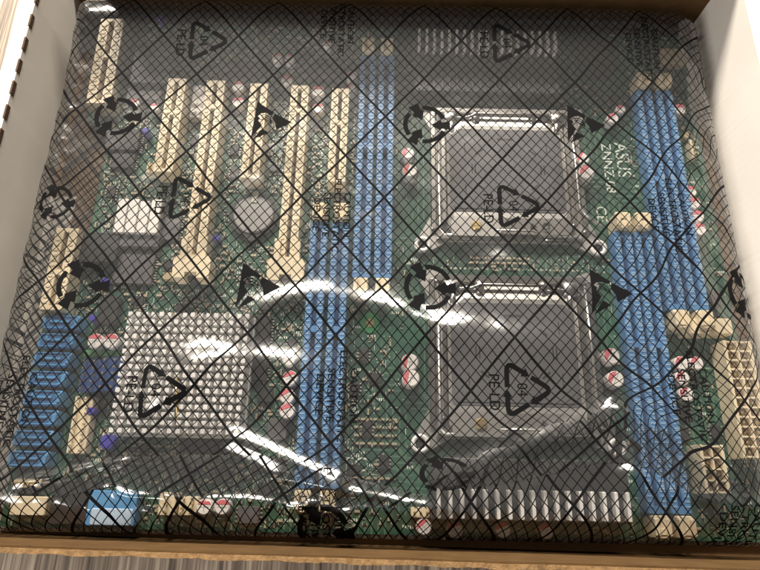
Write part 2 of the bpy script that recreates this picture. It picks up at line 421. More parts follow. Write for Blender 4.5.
def exp_slot(x, ytop, ybot, width=0.92, h=1.1, clip=False, rz=0.0, key=0.7):
    L = ytop - ybot
    body, cells, gro = slot_set(L, width, h)
    ky = L * key
    body.box(-width * 0.12, width * 0.12, ky - 0.14, ky + 0.14, h * 0.4, h - 0.005, 0.02)
    body.cyl(-width * 0.3, ky, 0.13, h - 0.05, h + 0.05, 10, 0.03); body.cyl(width * 0.3, ky, 0.13, h - 0.05, h + 0.05, 10, 0.03)
    s = mput(body.mesh('expansion_slot', 'cream'), 'expansion_slot', x, ybot, rz)
    put('contact_row', cells.mesh('contact_row', 'cream'), s)['kind'] = 'stuff'
    put('groove', gro.mesh('groove', 'cream_dark'), s)
    if clip:
        c = MB()
        c.prism([(-0.85, -1.0), (-0.28, -1.0), (-0.28, -0.72), (0.28, -0.72), (0.28, -1.0), (0.85, -1.0), (0.88, -0.15), (0.72, 0.1), (-0.72, 0.1), (-0.88, -0.15)], 0.25, h + 0.12)
        c.box(-0.62, -0.32, -0.1, 1.1, h, h + 0.14, 0.03); c.box(0.32, 0.62, -0.1, 1.1, h, h + 0.14, 0.03)
        put('retention_clip', c.mesh('retention_clip', 'cream'), s)
        put('latch_hook', MB().box(-0.26, 0.26, -0.98, -0.74, 0.2, 0.7, 0.03).mesh('latch_hook', 'black'), s)
    keep(x - width / 2, x + width / 2, ybot - (1.0 if clip else 0), ytop)
    return s
exp_slot(-14.85, 14.85, 9.3, 1.30, 1.1, key=0.55, rz=0.03)
exp_slot(-10.93, 10.98, 5.33, 0.98, key=0.62)
exp_slot(-8.83, 10.9, 0.75, 1.0, clip=True, key=0.84, rz=0.005)
exp_slot(-6.58, 10.77, 5.09, 0.95, key=0.62)
exp_slot(-4.42, 10.7, 0.72, 0.95, clip=True, key=0.84)
exp_slot(-2.28, 10.56, 4.97, 0.92, key=0.62)
exp_slot(-15.03, 2.18, -1.93, 1.08, key=0.45)
# hub-shaped pale header between two of the slots
hb = MB()
x, y = at(198, 97, 0.7)
hb.box(-0.42, 0.42, -1.1, 0.95, 0, 0.45, 0.05)
for i in range(4): hb.cyl(-0.2 + 0.4 * (i % 2), -0.75 + 0.5 * (i // 2), 0.16, 0.45, 0.6, 12, 0.03)
hb.cyl(0, 0.6, 0.25, 0.45, 0.62, 14, 0.04)
mput(hb.mesh('pale_header', 'white'), 'pale_header', x, y)
keep(x - .45, x + .45, y - 1.1, y + 1)

# memory slots
def memory_slot(x, ytop, ybot, width=0.86, h=0.8):
    L = ytop - ybot; w2 = width / 2; rail = width * 0.38
    key = ('mem', round(L, 2), width)
    if key not in CACHE:
        b = MB()
        for s in (-1, 1):
            a, c = sorted((s * w2, s * (w2 - rail))); b.box(a, c, 0, L, 0, h, 0.04)
        b.box(-w2 + rail - 0.01, w2 - rail + 0.01, 0, L, 0, h * 0.45)
        for yy in (0.0, L * 0.55, L - 0.3): b.box(-w2 + rail - 0.02, w2 - rail + 0.02, yy, yy + 0.3, 0, h - 0.02, 0.02)
        t = MB(); n = int((L - 0.4) / 0.20)
        for i in range(n):
            y = 0.2 + (i + 0.5) * 0.20
            for s in (-1, 1):
                cx = s * (w2 - rail * 0.45)
                t.box(cx - rail * 0.33, cx + rail * 0.33, y - 0.035, y + 0.035, h - 0.02, h + 0.022)
                if i % 6 == 3: t.box(cx - rail * 0.4, cx + rail * 0.4, y + 0.045, y + 0.145, h - 0.02, h + 0.03, 0.02)
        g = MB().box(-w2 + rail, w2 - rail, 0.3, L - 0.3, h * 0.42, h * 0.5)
        la = MB()
        la.box(-0.34, 0.34, 0.05, 0.95, 0, h + 0.25, 0.06)
        la.box(-0.34, -0.14, 0.15, 0.85, h + 0.2, h + 0.38, 0.04); la.box(0.14, 0.34, 0.15, 0.85, h + 0.2, h + 0.38, 0.04)
        la.box(-0.14, 0.14, 0.55, 0.8, h + 0.2, h + 0.3, 0.02)
        CACHE[key] = (b.mesh('memory_slot', 'blue'), t.mesh('contact_row', 'blue_light'), g.mesh('groove', 'blue_groove'), la.mesh('latch', 'cream'))
    b, t, g, la = CACHE[key]
    o = mput(b, 'memory_slot', x, ybot)
    put('contact_row', t, o)['kind'] = 'stuff'; put('groove', g, o)
    put('latch', la, o, (0, L, 0)); put('latch', la, o, (0, 0, 0), math.pi)
    keep(x - w2, x + w2, ybot - 1, ytop + 1)
CACHE = {}
for x in (-0.90, 0.12): memory_slot(x, 13.0, 0.05)
for x in (-3.02, -1.97): memory_slot(x, 2.93, -9.4)
for x in (13.86, 14.95): memory_slot(x, 11.1, -1.2)
for x in (11.75, 12.75): memory_slot(x, 2.75, -10.1)

# processor sockets
def cpu_socket(x0, y1):
    """(x0, y1) is the upper left corner; about 7.9 x 8 cm"""
    w, d = 7.85, 8.1
    ox, oy = x0, y1 - d
    base = MB()
    base.box(0, w, 0.35, d, 0, 0.18, 0.03)
    def ear(pts): base.prism(pts, 0, 0.2)
    ear([(-0.75, -0.05), (-0.55, -0.28), (-0.2, -0.28), (0.9, 0.36), (0.02, 1.7), (-0.72, 0.3)])
    ear([(w + 0.75, -0.05), (w + 0.72, 0.3), (w - 0.02, 1.7), (w - 0.9, 0.36), (w + 0.2, -0.28), (w + 0.55, -0.28)])
    ear([(0.02, d - 1.2), (0.8, d - 0.02), (0.1, d + 0.25), (-0.35, d + 0.1), (-0.4, d - 0.4)])
    ear([(w - 0.02, d - 1.2), (w + 0.4, d - 0.4), (w + 0.35, d + 0.1), (w - 0.1, d + 0.25), (w - 0.8, d - 0.02)])
    o = mput(base.mesh('cpu_socket', 'plate'), 'cpu_socket', ox, oy)
    fr = MB()                                                     # raised side rails of the frame
    for (a, b, c, e, z) in ((0.02, 0.30, 0.9, d - 0.3, 0.45), (w - 0.30, w - 0.02, 0.9, d - 0.3, 0.45), (0.55, 0.80, 1.2, d - 1.0, 0.55), (w - 0.85, w - 0.6, 1.2, d - 1.0, 0.55)):
        fr.box(a, b, c, e, 0.1, z, 0.05)
    fr.box(0.3, w - 0.3, d - 0.45, d - 0.1, 0.1, 0.5, 0.06)
    fr.box(0.3, 2.2, 0.4, 0.6, 0.1, 0.4, 0.05); fr.box(w - 2.2, w - 0.3, 0.4, 0.6, 0.1, 0.4, 0.05)
    put('frame_rail', fr.mesh('frame_rail', 'metal'), o)
    lp = MB()                                                     # load plate: a bevelled sheet with a window
    X0, X1, Y0, Y1 = 0.85, w - 0.9, 0.65, d - 0.7
    wx0, wx1, wy0, wy1 = X0 + 0.25, X1 - 0.35, Y0 + 1.25, Y1 - 1.0
    outer = [(X0 + .2, Y0), (X1 - .2, Y0), (X1, Y0 + .3), (X1, Y1 - .6), (X1 - .8, Y1), (X0 + .8, Y1), (X0, Y1 - .6), (X0, Y0 + .3)]
    inner = [(wx0 + .12, wy0), (wx1 - .12, wy0), (wx1, wy0 + .12), (wx1, wy1 - .45), (wx1 - .5, wy1), (wx0 + .5, wy1), (wx0, wy1 - .45), (wx0, wy0 + .12)]
    mid = [((a * 0.35 + c * 0.65), (b * 0.35 + e * 0.65)) for (a, b), (c, e) in zip(outer, inner)]
    vs = [(a, b, 0.42) for a, b in outer] + [(a, b, 0.55) for a, b in outer] + [(a, b, 0.68) for a, b in mid] + [(a, b, 0.665) for a, b in inner] + [(a, b, 0.3) for a, b in inner]
    fs = [(q * 8 + i, q * 8 + (i + 1) % 8, q * 8 + 8 + (i + 1) % 8, q * 8 + 8 + i) for q in range(4) for i in range(8)]
    lp.add(vs, fs)
    put('load_plate', lp.mesh('load_plate', 'plate'), o)
    cv = MB().prism([(a + (-0.12 if a < 4 else 0.12), b + (-0.12 if b < 3 else 0.12)) for a, b in inner], 0.2, 0.70)
    cv.prism([(a + (0.02 if a < 4 else -0.02), b + (0.02 if b < 3 else -0.02)) for a, b in inner], 0.69, 0.74)
    c = put('socket_cover', cv.mesh('socket_cover', 'cover'), o)
    cl = MB(); cx, cy = (wx0 + wx1) / 2, (wy0 + wy1) / 2
    for sx in (-1, 1):
        for dx in (0.0, 0.16): cl.box(cx + sx * 1.75 - 0.03 + dx, cx + sx * 1.75 + 0.03 + dx, cy - 0.28, cy + 0.28, 0.73, 0.752)
        cl.box(cx + sx * 2.1 - 0.02, cx + sx * 2.1 + 0.02, cy + 0.9, cy + 1.5, 0.73, 0.752)
        cl.box(cx + sx * 2.1 - 0.02, cx + sx * 2.1 + 0.02, cy - 1.5, cy - 0.9, 0.73, 0.752)
        for sy in (-1, 1):
            p = Vector((cx + sx * 1.2, cy + sy * 1.15)); q = Vector((cx + sx * 1.55, cy + sy * 0.85)); nn = Vector((-(q - p).y, (q - p).x)).normalized() * 0.05
            cl.prism([tuple(p + nn), tuple(p - nn), tuple(q - nn), tuple(q + nn)], 0.73, 0.752)
    cl.box(cx - 0.4, cx + 0.4, cy + 1.7, cy + 1.82, 0.73, 0.752)
    put('cover_marks', cl.mesh('cover_marks', 'cover_line'), c)
    hg = MB()                                                     # hinge hardware along the upper edge
    for k, (a, b) in enumerate(((0.7, 1.5), (2.2, 2.6), (5.2, 5.6), (6.3, 7.1))):
        hg.box(a, b, d - 1.15, d - 0.45, 0.3, 0.75 + 0.05 * (k % 2), 0.09)
    hg.tube([(0.5, d - 0.95, 0.62), (2.0, d - 0.85, 0.7), (2.4, d - 0.7, 0.8), (5.4, d - 0.7, 0.8), (5.8, d - 0.85, 0.7), (7.3, d - 0.95, 0.62)], 0.085)
    hg.box(0.95, 1.25, d - 1.75, d - 1.1, 0.5, 0.8, 0.08); hg.box(6.45, 6.75, d - 1.75, d - 1.1, 0.5, 0.8, 0.08)
    put('hinge', hg.mesh('hinge', 'metal', True), o)
    lv = MB().tube([(w - 0.45, d - 0.6, 0.55), (w - 0.42, d * 0.55, 0.62), (w - 0.45, 2.1, 0.62), (w - 0.2, 1.75, 0.66), (w + 0.55, 1.15, 0.55)], 0.075)
    lv.tube([(0.42, d - 0.6, 0.5), (0.42, 0.8, 0.55), (0.65, 0.52, 0.6), (2.6, 0.55, 0.6), (3.0, 0.75, 0.72), (5.0, 0.75, 0.72), (5.4, 0.55, 0.6), (w - 0.6, 0.55, 0.5)], 0.07)
    put('lever', lv.mesh('lever', 'alu', True), o)
    tg = MB().prism([(1.0, 0.42), (3.3, 0.42), (3.5, 0.9), (3.2, 1.45), (1.15, 1.45), (0.95, 1.1)], 0.5, 0.78)
    tgo = put('locking_tab', tg.mesh('locking_tab', 'plate'), o)
    sc = MB().cyl(2.2, 0.95, 0.26, 0.78, 0.88, 16, 0.04).box(2.0, 2.4, 0.92, 0.98, 0.88, 0.90).box(2.17, 2.23, 0.75, 1.15, 0.88, 0.902)
    put('screw', sc.mesh('screw', 'gold'), tgo)
    for ex, ey in ((-0.4, 0.12), (w + 0.4, 0.12)):
        r_ = put('corner_ring', MB().ring(ex, ey, 0.23, 0.42, 0.19, 0.34).mesh('corner_ring', 'alu_white', True), o)
        put('hole', MB().cyl(ex, ey, 0.23, 0.19, 0.22, 16).mesh('hole', 'black'), r_)
    keep(ox - 0.7, ox + w + 0.7, oy - 0.3, oy + d + 0.2)
    # printed mark on the lower plate
    put('plate_mark', MB().ring(w - 2.2, 1.05, 0.14, 0.19, 0.66, 0.69, 14).prism([(w - 3.0, 0.92), (w - 2.65, 0.98), (w - 2.9, 1.2)], 0.66, 0.69).mesh('plate_mark', 'black'), o)
    return o
cpu_socket(2.45, 10.05)
cpu_socket(2.32, 0.55)

# finned heat sinks above and below the sockets
def fin_sink(x0, x1, y0, y1, n, hb_, hf, fy0, fy1, fw_, slant=0.0):
    o = mput(MB().box(x0, x1, y0, y1, 0, hb_, 0.06).mesh('heat_sink', 'dark_metal'), 'heat_sink')
    f = MB().box(-fw_ / 2, fw_ / 2, fy0, fy1, hb_ - 0.1, hf, 0.03).mesh('fin', 'alu_white')
    lo = MB().box(-fw_ / 3, fw_ / 3, y0 + 0.1, min(fy0, y1) - 0.02 if fy0 - y0 > 0.5 else y0 + 0.3, hb_ - 0.1, hb_ + 0.12).mesh('low_fin', 'dark_metal')
    for i in range(n):
        xx = x0 + 0.25 + (x1 - x0 - 0.5) * i / (n - 1)
        put('fin', f, o, (xx, 0, 0)); put('low_fin', lo, o, (xx, 0, 0))
    keep(x0, x1, y0, y1); return o
fin_sink(1.6, 9.4, 10.6, 14.25, 19, 0.95, 1.6, 12.95, 14.15, 0.13)
fin_sink(2.3, 10.45, -10.5, -8.05, 17, 1.35, 1.75, -10.42, -9.28, 0.15)

# the pin-fin heat sink over the chipset
px0, px1, py0, py1 = -11.35, -5.75, -7.4, -1.95
hs = mput(MB().box(px0, px1, py0, py1, 0.25, 0.6, 0.05).mesh('pin_heat_sink', 'alu_white'), 'pin_heat_sink')
pin = MB(); nx = 16; ny = 16
for i in range(nx):
    for j in range(ny):
        if (i, j) in ((7, 9), (8, 9)): continue
        cx = px0 + 0.18 + (px1 - px0 - 0.36) * i / (nx - 1); cy = py0 + 0.18 + (py1 - py0 - 0.36) * j / (ny - 1)
        dx, dy = random.uniform(-.012, .012), random.uniform(-.012, .012)
        pin.taper(cx + dx, cy + dy, 0.27, 0.27, 0.19, 0.19, 0.58, 1.5)
put('cooling_pins', pin.mesh('cooling_pins', 'alu_white'), hs)['kind'] = 'stuff'
put('pedestal', MB().box(px0 + 0.9, px1 - 0.9, py0 + 0.9, py1 - 0.9, 0, 0.26).mesh('pedestal', 'grey_chip'), hs)
sp = MB().tube([at(176, 378, 1.55) + (1.55,), at(177, 405, 1.6) + (1.6,), at(178, 442, 0.6) + (0.6,)], 0.06)
put('clip_wire', sp.mesh('clip_wire', 'gold', True), hs)
keep(px0, px1, py0, py1)

# drive ports, stacked along the left edge
sb = MB(); sb.box(-0.82, 0.82, -0.33, 0.33, 0, 0.8, 0.06)
si = MB().prism([(-0.66, -0.2), (0.45, -0.2), (0.66, 0.0), (0.45, 0.24), (-0.66, 0.24)], 0.79, 0.815)
st = MB(); st.box(-0.5, 0.42, -0.03, 0.07, 0.8, 0.9, 0.02); st.box(-0.5, -0.38, -0.03, 0.2, 0.8, 0.9, 0.02)
sr = MB(); sr.box(-0.78, 0.7, 0.24, 0.315, 0.78, 0.87, 0.03); sr.box(-0.78, 0.7, -0.315, -0.23, 0.78, 0.87, 0.03); sr.box(-0.8, -0.68, -0.3, 0.3, 0.78, 0.87, 0.03); sr.box(0.62, 0.8, -0.2, 0.2, 0.78, 0.87, 0.03)
sm = [sb.mesh('drive_port', 'sata'), si.mesh('port_cavity', 'sata_dark'), st.mesh('port_tongue', 'sata'), sr.mesh('port_rim', 'sata')]
for i in range(8):
    y = -2.42 - i * 0.86
    o = mput(sm[0], 'drive_port', -14.58 - 0.03 * i, y)
    for nme, me in zip(('port_cavity', 'port_tongue', 'port_rim'), sm[1:]): put(nme, me, o)
keep(-15.7, -13.7, -8.9, -2.0)

# capacitors: pale can, red polarity mark on the top
cb = MB().cyl(0, 0, 0.36, 0, 0.72, 22, 0.05).mesh('capacitor', 'captop', False)
cr_ = MB().cyl(0, 0, 0.33, 0.71, 0.735, 12, 0, math.radians(20), math.radians(160)).mesh('polarity_mark', 'red')
cw = MB().box(-0.22, 0.22, -0.012, 0.012, 0.715, 0.726).box(-0.012, 0.012, -0.22, 0.22, 0.715, 0.7265).mesh('vent_score', 'tin')
cbs = MB().box(-0.38, 0.38, -0.38, 0.38, 0, 0.1, 0.06).mesh('capacitor_foot', 'black')
caps = [(134, 103, .8, 10), (154, 107, .8, 10), (238, 86, 1, 5), (238, 102, .95, 5), (277, 57, .8, 0), (290, 58, .8, 0), (287, 80, .9, 0), (318, 91, 1.05, 0), (318, 108, .95, 0),
        (327, 44, .7, 0), (352, 75, .85, 40), (351, 88, .85, 40), (408, 153, .95, 70), (410, 170, 1.1, 70), (583, 158, 1.0, 60), (587, 172, 1.15, 50), (613, 118, .9, 30), (621, 109, .75, 30),
        (680, 109, .95, 0), (691, 191, .9, 10), (695, 203, .95, 10), (698, 216, .95, 10), (700, 229, 1, 10), (95, 341, 1.05, 0), (111, 341, 1.05, 0), (289, 359, .9, 20), (290, 378, 1, 20), (287, 396, 1, 30), (287, 411, 1, 20),
        (410, 362, 1.15, 80), (411, 378, 1.15, 80), (612, 356, 1.1, 60), (616, 379, 1.1, 60), (682, 363, .95, 60), (697, 363, .9, 40), (683, 378, .95, 50), (687, 394, .95, 50),
        (204, 507, .95, 0), (222, 507, .95, 0), (424, 527, .95, 40), (455, 530, 1.0, 20), (503, 530, .95, 20), (546, 531, .95, 20)]
for u, v, s, a in caps:
    x, y = at(u, v, 0.72 * s)
    o = mput(cb, 'capacitor', x, y, math.radians(a)); o.scale = (s * 0.95, s * 0.95, s)
    put('polarity_mark', cr_, o); put('vent_score', cw, o); put('capacitor_foot', cbs, o)
    keep(x - .35, x + .35, y - .35, y + .35, .03)

# coin battery
x, y = at(253, 213, 0.5)
bt = mput(MB().cyl(0, 0, 1.02, 0.12, 0.42, 40, 0.06).mesh('coin_battery', 'battery_steel'), 'coin_battery', x, y)
put('battery_holder', MB().ring(0, 0, 1.04, 1.2, 0, 0.3, 36).box(-0.35, 0.35, -1.45, -1.1, 0, 0.35, 0.04).mesh('battery_holder', 'black'), bt)
put('contact_clip', MB().box(-0.16, 0.16, 0.6, 1.25, 0.42, 0.47, 0.02).mesh('contact_clip', 'tin'), bt)
keep(x - 1.25, x + 1.25, y - 1.4, y + 1.25)

# chips
def chip(name, u0, v0, u1, v1, h, material, legs=True, z=None):
    x0, y1 = at(u0, v0, h); x1, y0 = at(u1, v1, h)
    o = mput(MB().box(x0, x1, y0, y1, 0.03, h, 0.03).mesh(name, material), name)
    if legs:
        lg = MB(); n = max(3, int((y1 - y0) / 0.14))
        for i in range(n):
            yy = y0 + (y1 - y0) * (i + .5) / n
            lg.box(x0 - .12, x0 + .01, yy - .03, yy + .03, 0.003, .1); lg.box(x1 - .01, x1 + .12, yy - .03, yy + .03, 0.003, .1)
        put('chip_leg', lg.mesh('chip_leg', 'tin'), o)['kind'] = 'stuff'
    keep(x0 - .1, x1 + .1, y0, y1); return o
# dark block with a pale ribbed plate on top
o = chip('controller_chip', 117, 199, 158, 247, 0.5, 'grey_chip', False)
x0, y1 = at(118, 198, 0.75); x1, y0 = at(157, 233, 0.75)
for k in range(4):
    w4 = (x1 - x0) / 4
    put('pale_rib', MB().box(x0 + w4 * k + .03, x0 + w4 * (k + 1) - .03, y0, y1 - (0.12 if k == 2 else 0), 0.5, 0.72, 0.03).mesh('pale_rib', 'white'), o)
chip('graphics_chip', 118, 250, 151, 284, 0.25, 'grey_chip')
chip('inductor_block', 82, 232, 115, 262, 0.6, 'black', False)
o = chip('crystal_can', 101, 296, 115, 324, 0.5, 'black', False)
chip('tall_chip', 137, 42, 168, 83, 0.8, 'black', False)
chip('grey_relay', 128, 88, 160, 100, 0.5, 'grey_chip', False)
chip('memory_chip', 108, 128, 137, 150, 0.4, 'black')
chip('memory_chip', 112, 153, 133, 168, 0.3, 'black')
chip('network_chip', 222, 62, 262, 78, 0.3, 'grey_chip')
chip('network_chip', 300, 60, 340, 78, 0.3, 'grey_chip')
chip('regulator_chip', 258, 388, 272, 402, 0.25, 'black', False)
chip('regulator_chip', 268, 418, 286, 440, 0.35, 'grey_chip', False)
chip('clock_chip', 158, 213, 178, 240, 0.25, 'grey_chip')
chip('power_chip', 252, 315, 266, 380, 0.3, 'black')  # black strip stands in for the pin heat sink's shadow
chip('power_chip', 180, 440, 215, 452, 0.3, 'black')
chip('power_chip', 235, 436, 258, 450, 0.3, 'grey_chip')
chip('power_block', 580, 38, 612, 72, 0.7, 'black', False)
chip('power_block', 640, 28, 655, 56, 0.7, 'black', False)
chip('tan_block', 660, 48, 686, 64, 0.5, 'tan', False)
chip('memory_chip', 55, 480, 92, 525, 0.5, 'black', False)
chip('flash_chip', 238, 506, 258, 524, 0.3, 'grey_chip')
chip('regulator_block', 700, 290, 722, 306, 0.5, 'black', False)

# headers and power connectors
def header(u0, v0, u1, v1, h, material, nx, ny, name, pinmat='gold', rz=0.0):
    x0, y1 = at(u0, v0, h); x1, y0 = at(u1, v1, h)
    if x0 > x1: x0, x1 = x1, x0
    cx, cy = (x0 + x1) / 2, (y0 + y1) / 2; hw, hd = (x1 - x0) / 2, (y1 - y0) / 2
    o = mput(MB().box(-hw, hw, -hd, hd, 0, h, 0.04).mesh(name, material), name, cx, cy, rz)
    p = MB()
    for i in range(nx):
        for j in range(ny):
            xx = -hw + 2 * hw * (i + .5) / nx; yy = -hd + 2 * hd * (j + .5) / ny
            p.box(xx - .035, xx + .035, yy - .035, yy + .035, h - .02, h + .3)
    if nx: put('header_pins', p.mesh('header_pins', pinmat), o)
    keep(x0, x1, y0, y1); return o
header(83, 359, 97, 392, 0.8, 'navy', 2, 5, 'navy_header'); header(103, 357, 117, 391, 0.8, 'navy', 2, 5, 'navy_header')
header(84, 350, 118, 357, 0.4, 'green_header', 0, 0, 'green_strip')
o = header(76, 396, 84, 454, 0.55, 'cream', 2, 11, 'front_panel_header', 'cream', 0.02)
header(48, 400, 60, 430, 0.3, 'black', 2, 6, 'jumper_block', 'tin')
header(147, 163, 155, 173, 0.5, 'cream', 1, 2, 'small_header')
header(160, 492, 174, 516, 0.7, 'cream', 1, 3, 'fan_header')
header(180, 496, 196, 516, 0.5, 'cream', 2, 4, 'fan_header')
header(12, 496, 44, 516, 0.6, 'cream', 0, 0, 'cream_socket')
header(14, 478, 40, 488, 0.5, 'cream', 6, 1, 'fan_header')
o = header(90, 490, 133, 527, 0.7, 'sata', 0, 0, 'blue_port')
x0, y1 = at(92, 508, 0.7); x1, y0 = at(131, 526, 0.7)
put('glare_face', MB().box(x0 - o.location.x / S, x1 - o.location.x / S, y0 - o.location.y / S, y1 - o.location.y / S, 0.6, 0.76, 0.04).mesh('glare_face', 'pale_blue'), o)  # glare on the port, put into colour as a pale slab
header(411, 507, 430, 518, 0.6, 'cream', 3, 1, 'fan_header')
header(690, 140, 697, 158, 0.6, 'cream', 1, 4, 'fan_header')
header(684, 132, 690, 138, 0.4, 'tan', 0, 0, 'small_fuse')
header(187, 318, 193, 322, 0.2, 'tan', 0, 0, 'small_fuse')
header(163, 272, 182, 280, 0.3, 'tan', 0, 0, 'small_fuse')
header(685, 318, 712, 334, 0.9, 'cream', 0, 0, 'power_latch'); header(714, 318, 734, 334, 0.9, 'cream', 0, 0, 'power_latch')
for u, v, c in ((145, 130, 'violet'), (104, 281, 'violet'), (107, 442, 'violet'), (90, 411, 'violet'), (216, 238, 'violet'), (92, 318, 'violet'), (160, 18, 'violet')):
    x, y = at(u, v, 0.6); s = 1.5 if u == 107 else 0.8
    o = mput(MB().cyl(0, 0, 0.22 * s, 0, 0.6, 14, 0.04).mesh('film_capacitor', c), 'film_capacitor', x, y); keep(x - .2, x + .2, y - .2, y + .2)

def power_socket(x0, x1, y0, y1, nx, ny, h=1.1):
    """open-topped housing: a wall grid with dark square wells"""
    w, d = x1 - x0, y1 - y0; t = 0.07
    g = MB()
    for i in range(nx + 1):
        xx = w * i / nx; g.box(xx - t / 2 - (t / 2 if i in (0, nx) else 0), xx + t / 2 + (t / 2 if i in (0, nx) else 0), -t, d + t, 0, h, 0.02)
    for j in range(ny + 1):
        yy = d * j / ny
        for i in range(nx): g.box(w * i / nx + t / 2, w * (i + 1) / nx - t / 2, yy - t / 2, yy + t / 2, 0, h - 0.006)
    o = mput(g.mesh('power_socket', 'cream'), 'power_socket', x0, y0)
    fl = MB(); pn = MB()
    for i in range(nx):
        for j in range(ny):
            cx, cy = w * (i + .5) / nx, d * (j + .5) / ny
            fl.box(w * i / nx + t / 2, w * (i + 1) / nx - t / 2, d * j / ny + t / 2, d * (j + 1) / ny - t / 2, 0.1, h * 0.72)
            pn.box(cx - .05, cx + .05, cy - .05, cy + .05, h * .7, h * .9)
    put('well_floor', fl.mesh('well_floor', 'tan'), o); put('contact_pins', pn.mesh('contact_pins', 'gold'), o)
    keep(x0, x1, y0, y1)
power_socket(15.62, 16.75, -7.75, -2.75, 2, 12)
power_socket(13.80, 14.70, -9.2, -7.35, 2, 4)

# mounting hole with its bare ring, bottom connectors
x, y = at(370, 323, 0)
r_ = put('mounting_ring', MB().ring(x, y, 0.22, 0.5, 0.002, 0.03).mesh('mounting_ring', 'green_ring'), pcb); r_.location.z = 0
put('mounting_screw', MB().cyl(x, y, 0.22, 0.0, 0.07, 14, 0.03).mesh('mounting_screw', 'gold'), pcb)
keep(x - .55, x + .55, y - .55, y + .55)

# printed marks on the board
def silk(name, parts, mname='silk'):
    mb = MB()
    for vs, fs in parts: mb.add([(x, y, 0.006) for x, y in vs], fs)
    me = bpy.data.meshes.new(name); me.from_pydata([(a * S, b * S, c * S) for a, b, c in mb.v], [], mb.f); me.materials.append(M[mname])
    return put(name, me, pcb)
T90 = -math.pi / 2
x, y = at(622, 160, 0); silk('maker_mark', [rot_text(text_shape('ASUS', 1.0, 0.92), T90, x, y)])
x, y = at(608, 168, 0); silk('model_mark', [rot_text(text_shape('ZNNZ-08', 0.72, 0.98), T90, x, y)])
x, y = at(601, 214, 0); silk('conformity_mark', [rot_text(text_shape('CE', 0.75, 1.0), T90, x, y)])
x, y = at(356, 465, 0); silk('approval_mark', [rot_text(text_shape('FC', 0.85, 1.0), 0, x, y)])
keep(10.45, 12.6, 3.0, 9.8)

def inside(x, y):
    if not (-15.6 < x < 16.7 and -11.0 < y < 15.4): return False
    if x < -14.4 and 2.1 < y < 9.1: return False
    for a, b, c, d in KEEP:
        if a < x < b and c < y < d: return False
    return True
mark = MB(); tinm = MB(); tanm = MB(); blk = MB(); vias = MB()
def dens(x, y):
    if x < -1: return 1.0
    if 0.6 < x < 2.4: return 0.12
    if x > 10: return 0.3
    return 0.4
cnt = 0
for _ in range(18000):
    x, y = random.uniform(-15.6, 16.7), random.uniform(-11, 15.4)
    if random.random() > dens(x, y) or not inside(x, y): continue
    t = random.random(); hz = random.random() < 0.5
    a, b = (0.11, 0.055) if hz else (0.055, 0.11)
    if t < 0.22:
        tanm.box(x - a * .6, x + a * .6, y - b * .9, y + b * .9, 0.002, 0.09)
        e = 0.035
        if hz: tinm.box(x - a - .005, x - a * .6, y - b, y + b, 0.002, 0.09); tinm.box(x + a * .6, x + a + .005, y - b, y + b, 0.002, 0.09)
        else: tinm.box(x - a, x + a, y - b - .02, y - b * .9, 0.002, 0.09); tinm.box(x - a, x + a, y + b * .9, y + b + .02, 0.002, 0.09)
    elif t < 0.42:
        blk.box(x - a * .7, x + a * .7, y - b * .7, y + b * .7, 0.002, 0.06)
        if hz: tinm.box(x - a, x - a * .7, y - b, y + b, 0.002, 0.06); tinm.box(x + a * .7, x + a, y - b, y + b, 0.002, 0.06)
        else: tinm.box(x - a, x + a, y - b, y - b * .7, 0.002, 0.06); tinm.box(x - a, x + a, y + b * .7, y + b, 0.002, 0.06)
    elif t < 0.72:
        r0 = random.uniform(.025, .05)
        vias.add([(x + r0 * math.cos(k * math.pi / 3), y + r0 * math.sin(k * math.pi / 3), 0.005) for k in range(6)], [tuple(range(6))])
    else:
        l = random.uniform(.1, .4); w_ = 0.02
        k = random.random()
        if k < .4: mark.add([(x, y, .004), (x + w_, y, .004), (x + w_, y + l, .004), (x, y + l, .004)], [(0, 1, 2, 3)])
        elif k < .6: mark.add([(x, y, .004), (x + l, y, .004), (x + l, y + w_, .004), (x, y + w_, .004)], [(0, 1, 2, 3)])
        else:
            for q in range(random.randint(2, 4)):
                mark.add([(x + q * .1, y, .004), (x + q * .1 + .06, y, .004), (x + q * .1 + .06, y + .12, .004), (x + q * .1, y + .12, .004)], [(0, 1, 2, 3)])
# neat rows of parts beside the slots and sockets
def row(x, y, dx, dy, n, kind):
    for i in range(n):
        xx, yy = x + dx * i, y + dy * i
        if not inside(xx, yy): continue
        if kind == 0:
            tanm.box(xx - .07, xx + .07, yy - .05, yy + .05, .002, .1); tinm.box(xx - .11, xx - .07, yy - .055, yy + .055, .002, .1); tinm.box(xx + .07, xx + .11, yy - .055, yy + .055, .002, .1)
        else:
            vias.add([(xx + .06 * math.cos(k * math.pi / 4), yy + .06 * math.sin(k * math.pi / 4), .0055) for k in range(8)], [tuple(range(8))])
for x in (-11.8, -10.1, -9.6, -7.9, -7.4, -5.8, -5.3, -3.6, -3.2, -1.55): row(x, 5.2, 0, .26, 22, 1)
for x in (-7.7, -5.5, -3.3, -10.0): row(x, 0.8, 0, .34, 14, 0)
for y in (10.35, 0.95, -7.95): row(2.6, y, .22, 0, 34, 1)
for y in (1.25, 1.5): row(4.5, y, .3, 0, 10, 0)
for y in (-6.4, -6.75, -7.1, -7.45, -8.9): row(-0.9, y, .28, 0, 7, 0)
for x in (10.6, 10.95, 13.45): row(x, -9, 0, .3, 60, 1)
for y in (-7.75, -8.1, -8.5): row(-11, y, .3, 0, 18, 0)
def stuffpart(mb, name, material):
    if mb.v: o = put(name, mb.mesh(name, material), mbd, (0, 0, BL)); o['kind'] = 'stuff'
stuffpart(tanm, 'ceramic_capacitors', 'tan'); stuffpart(blk, 'resistors', 'black'); stuffpart(tinm, 'solder_ends', 'tin')
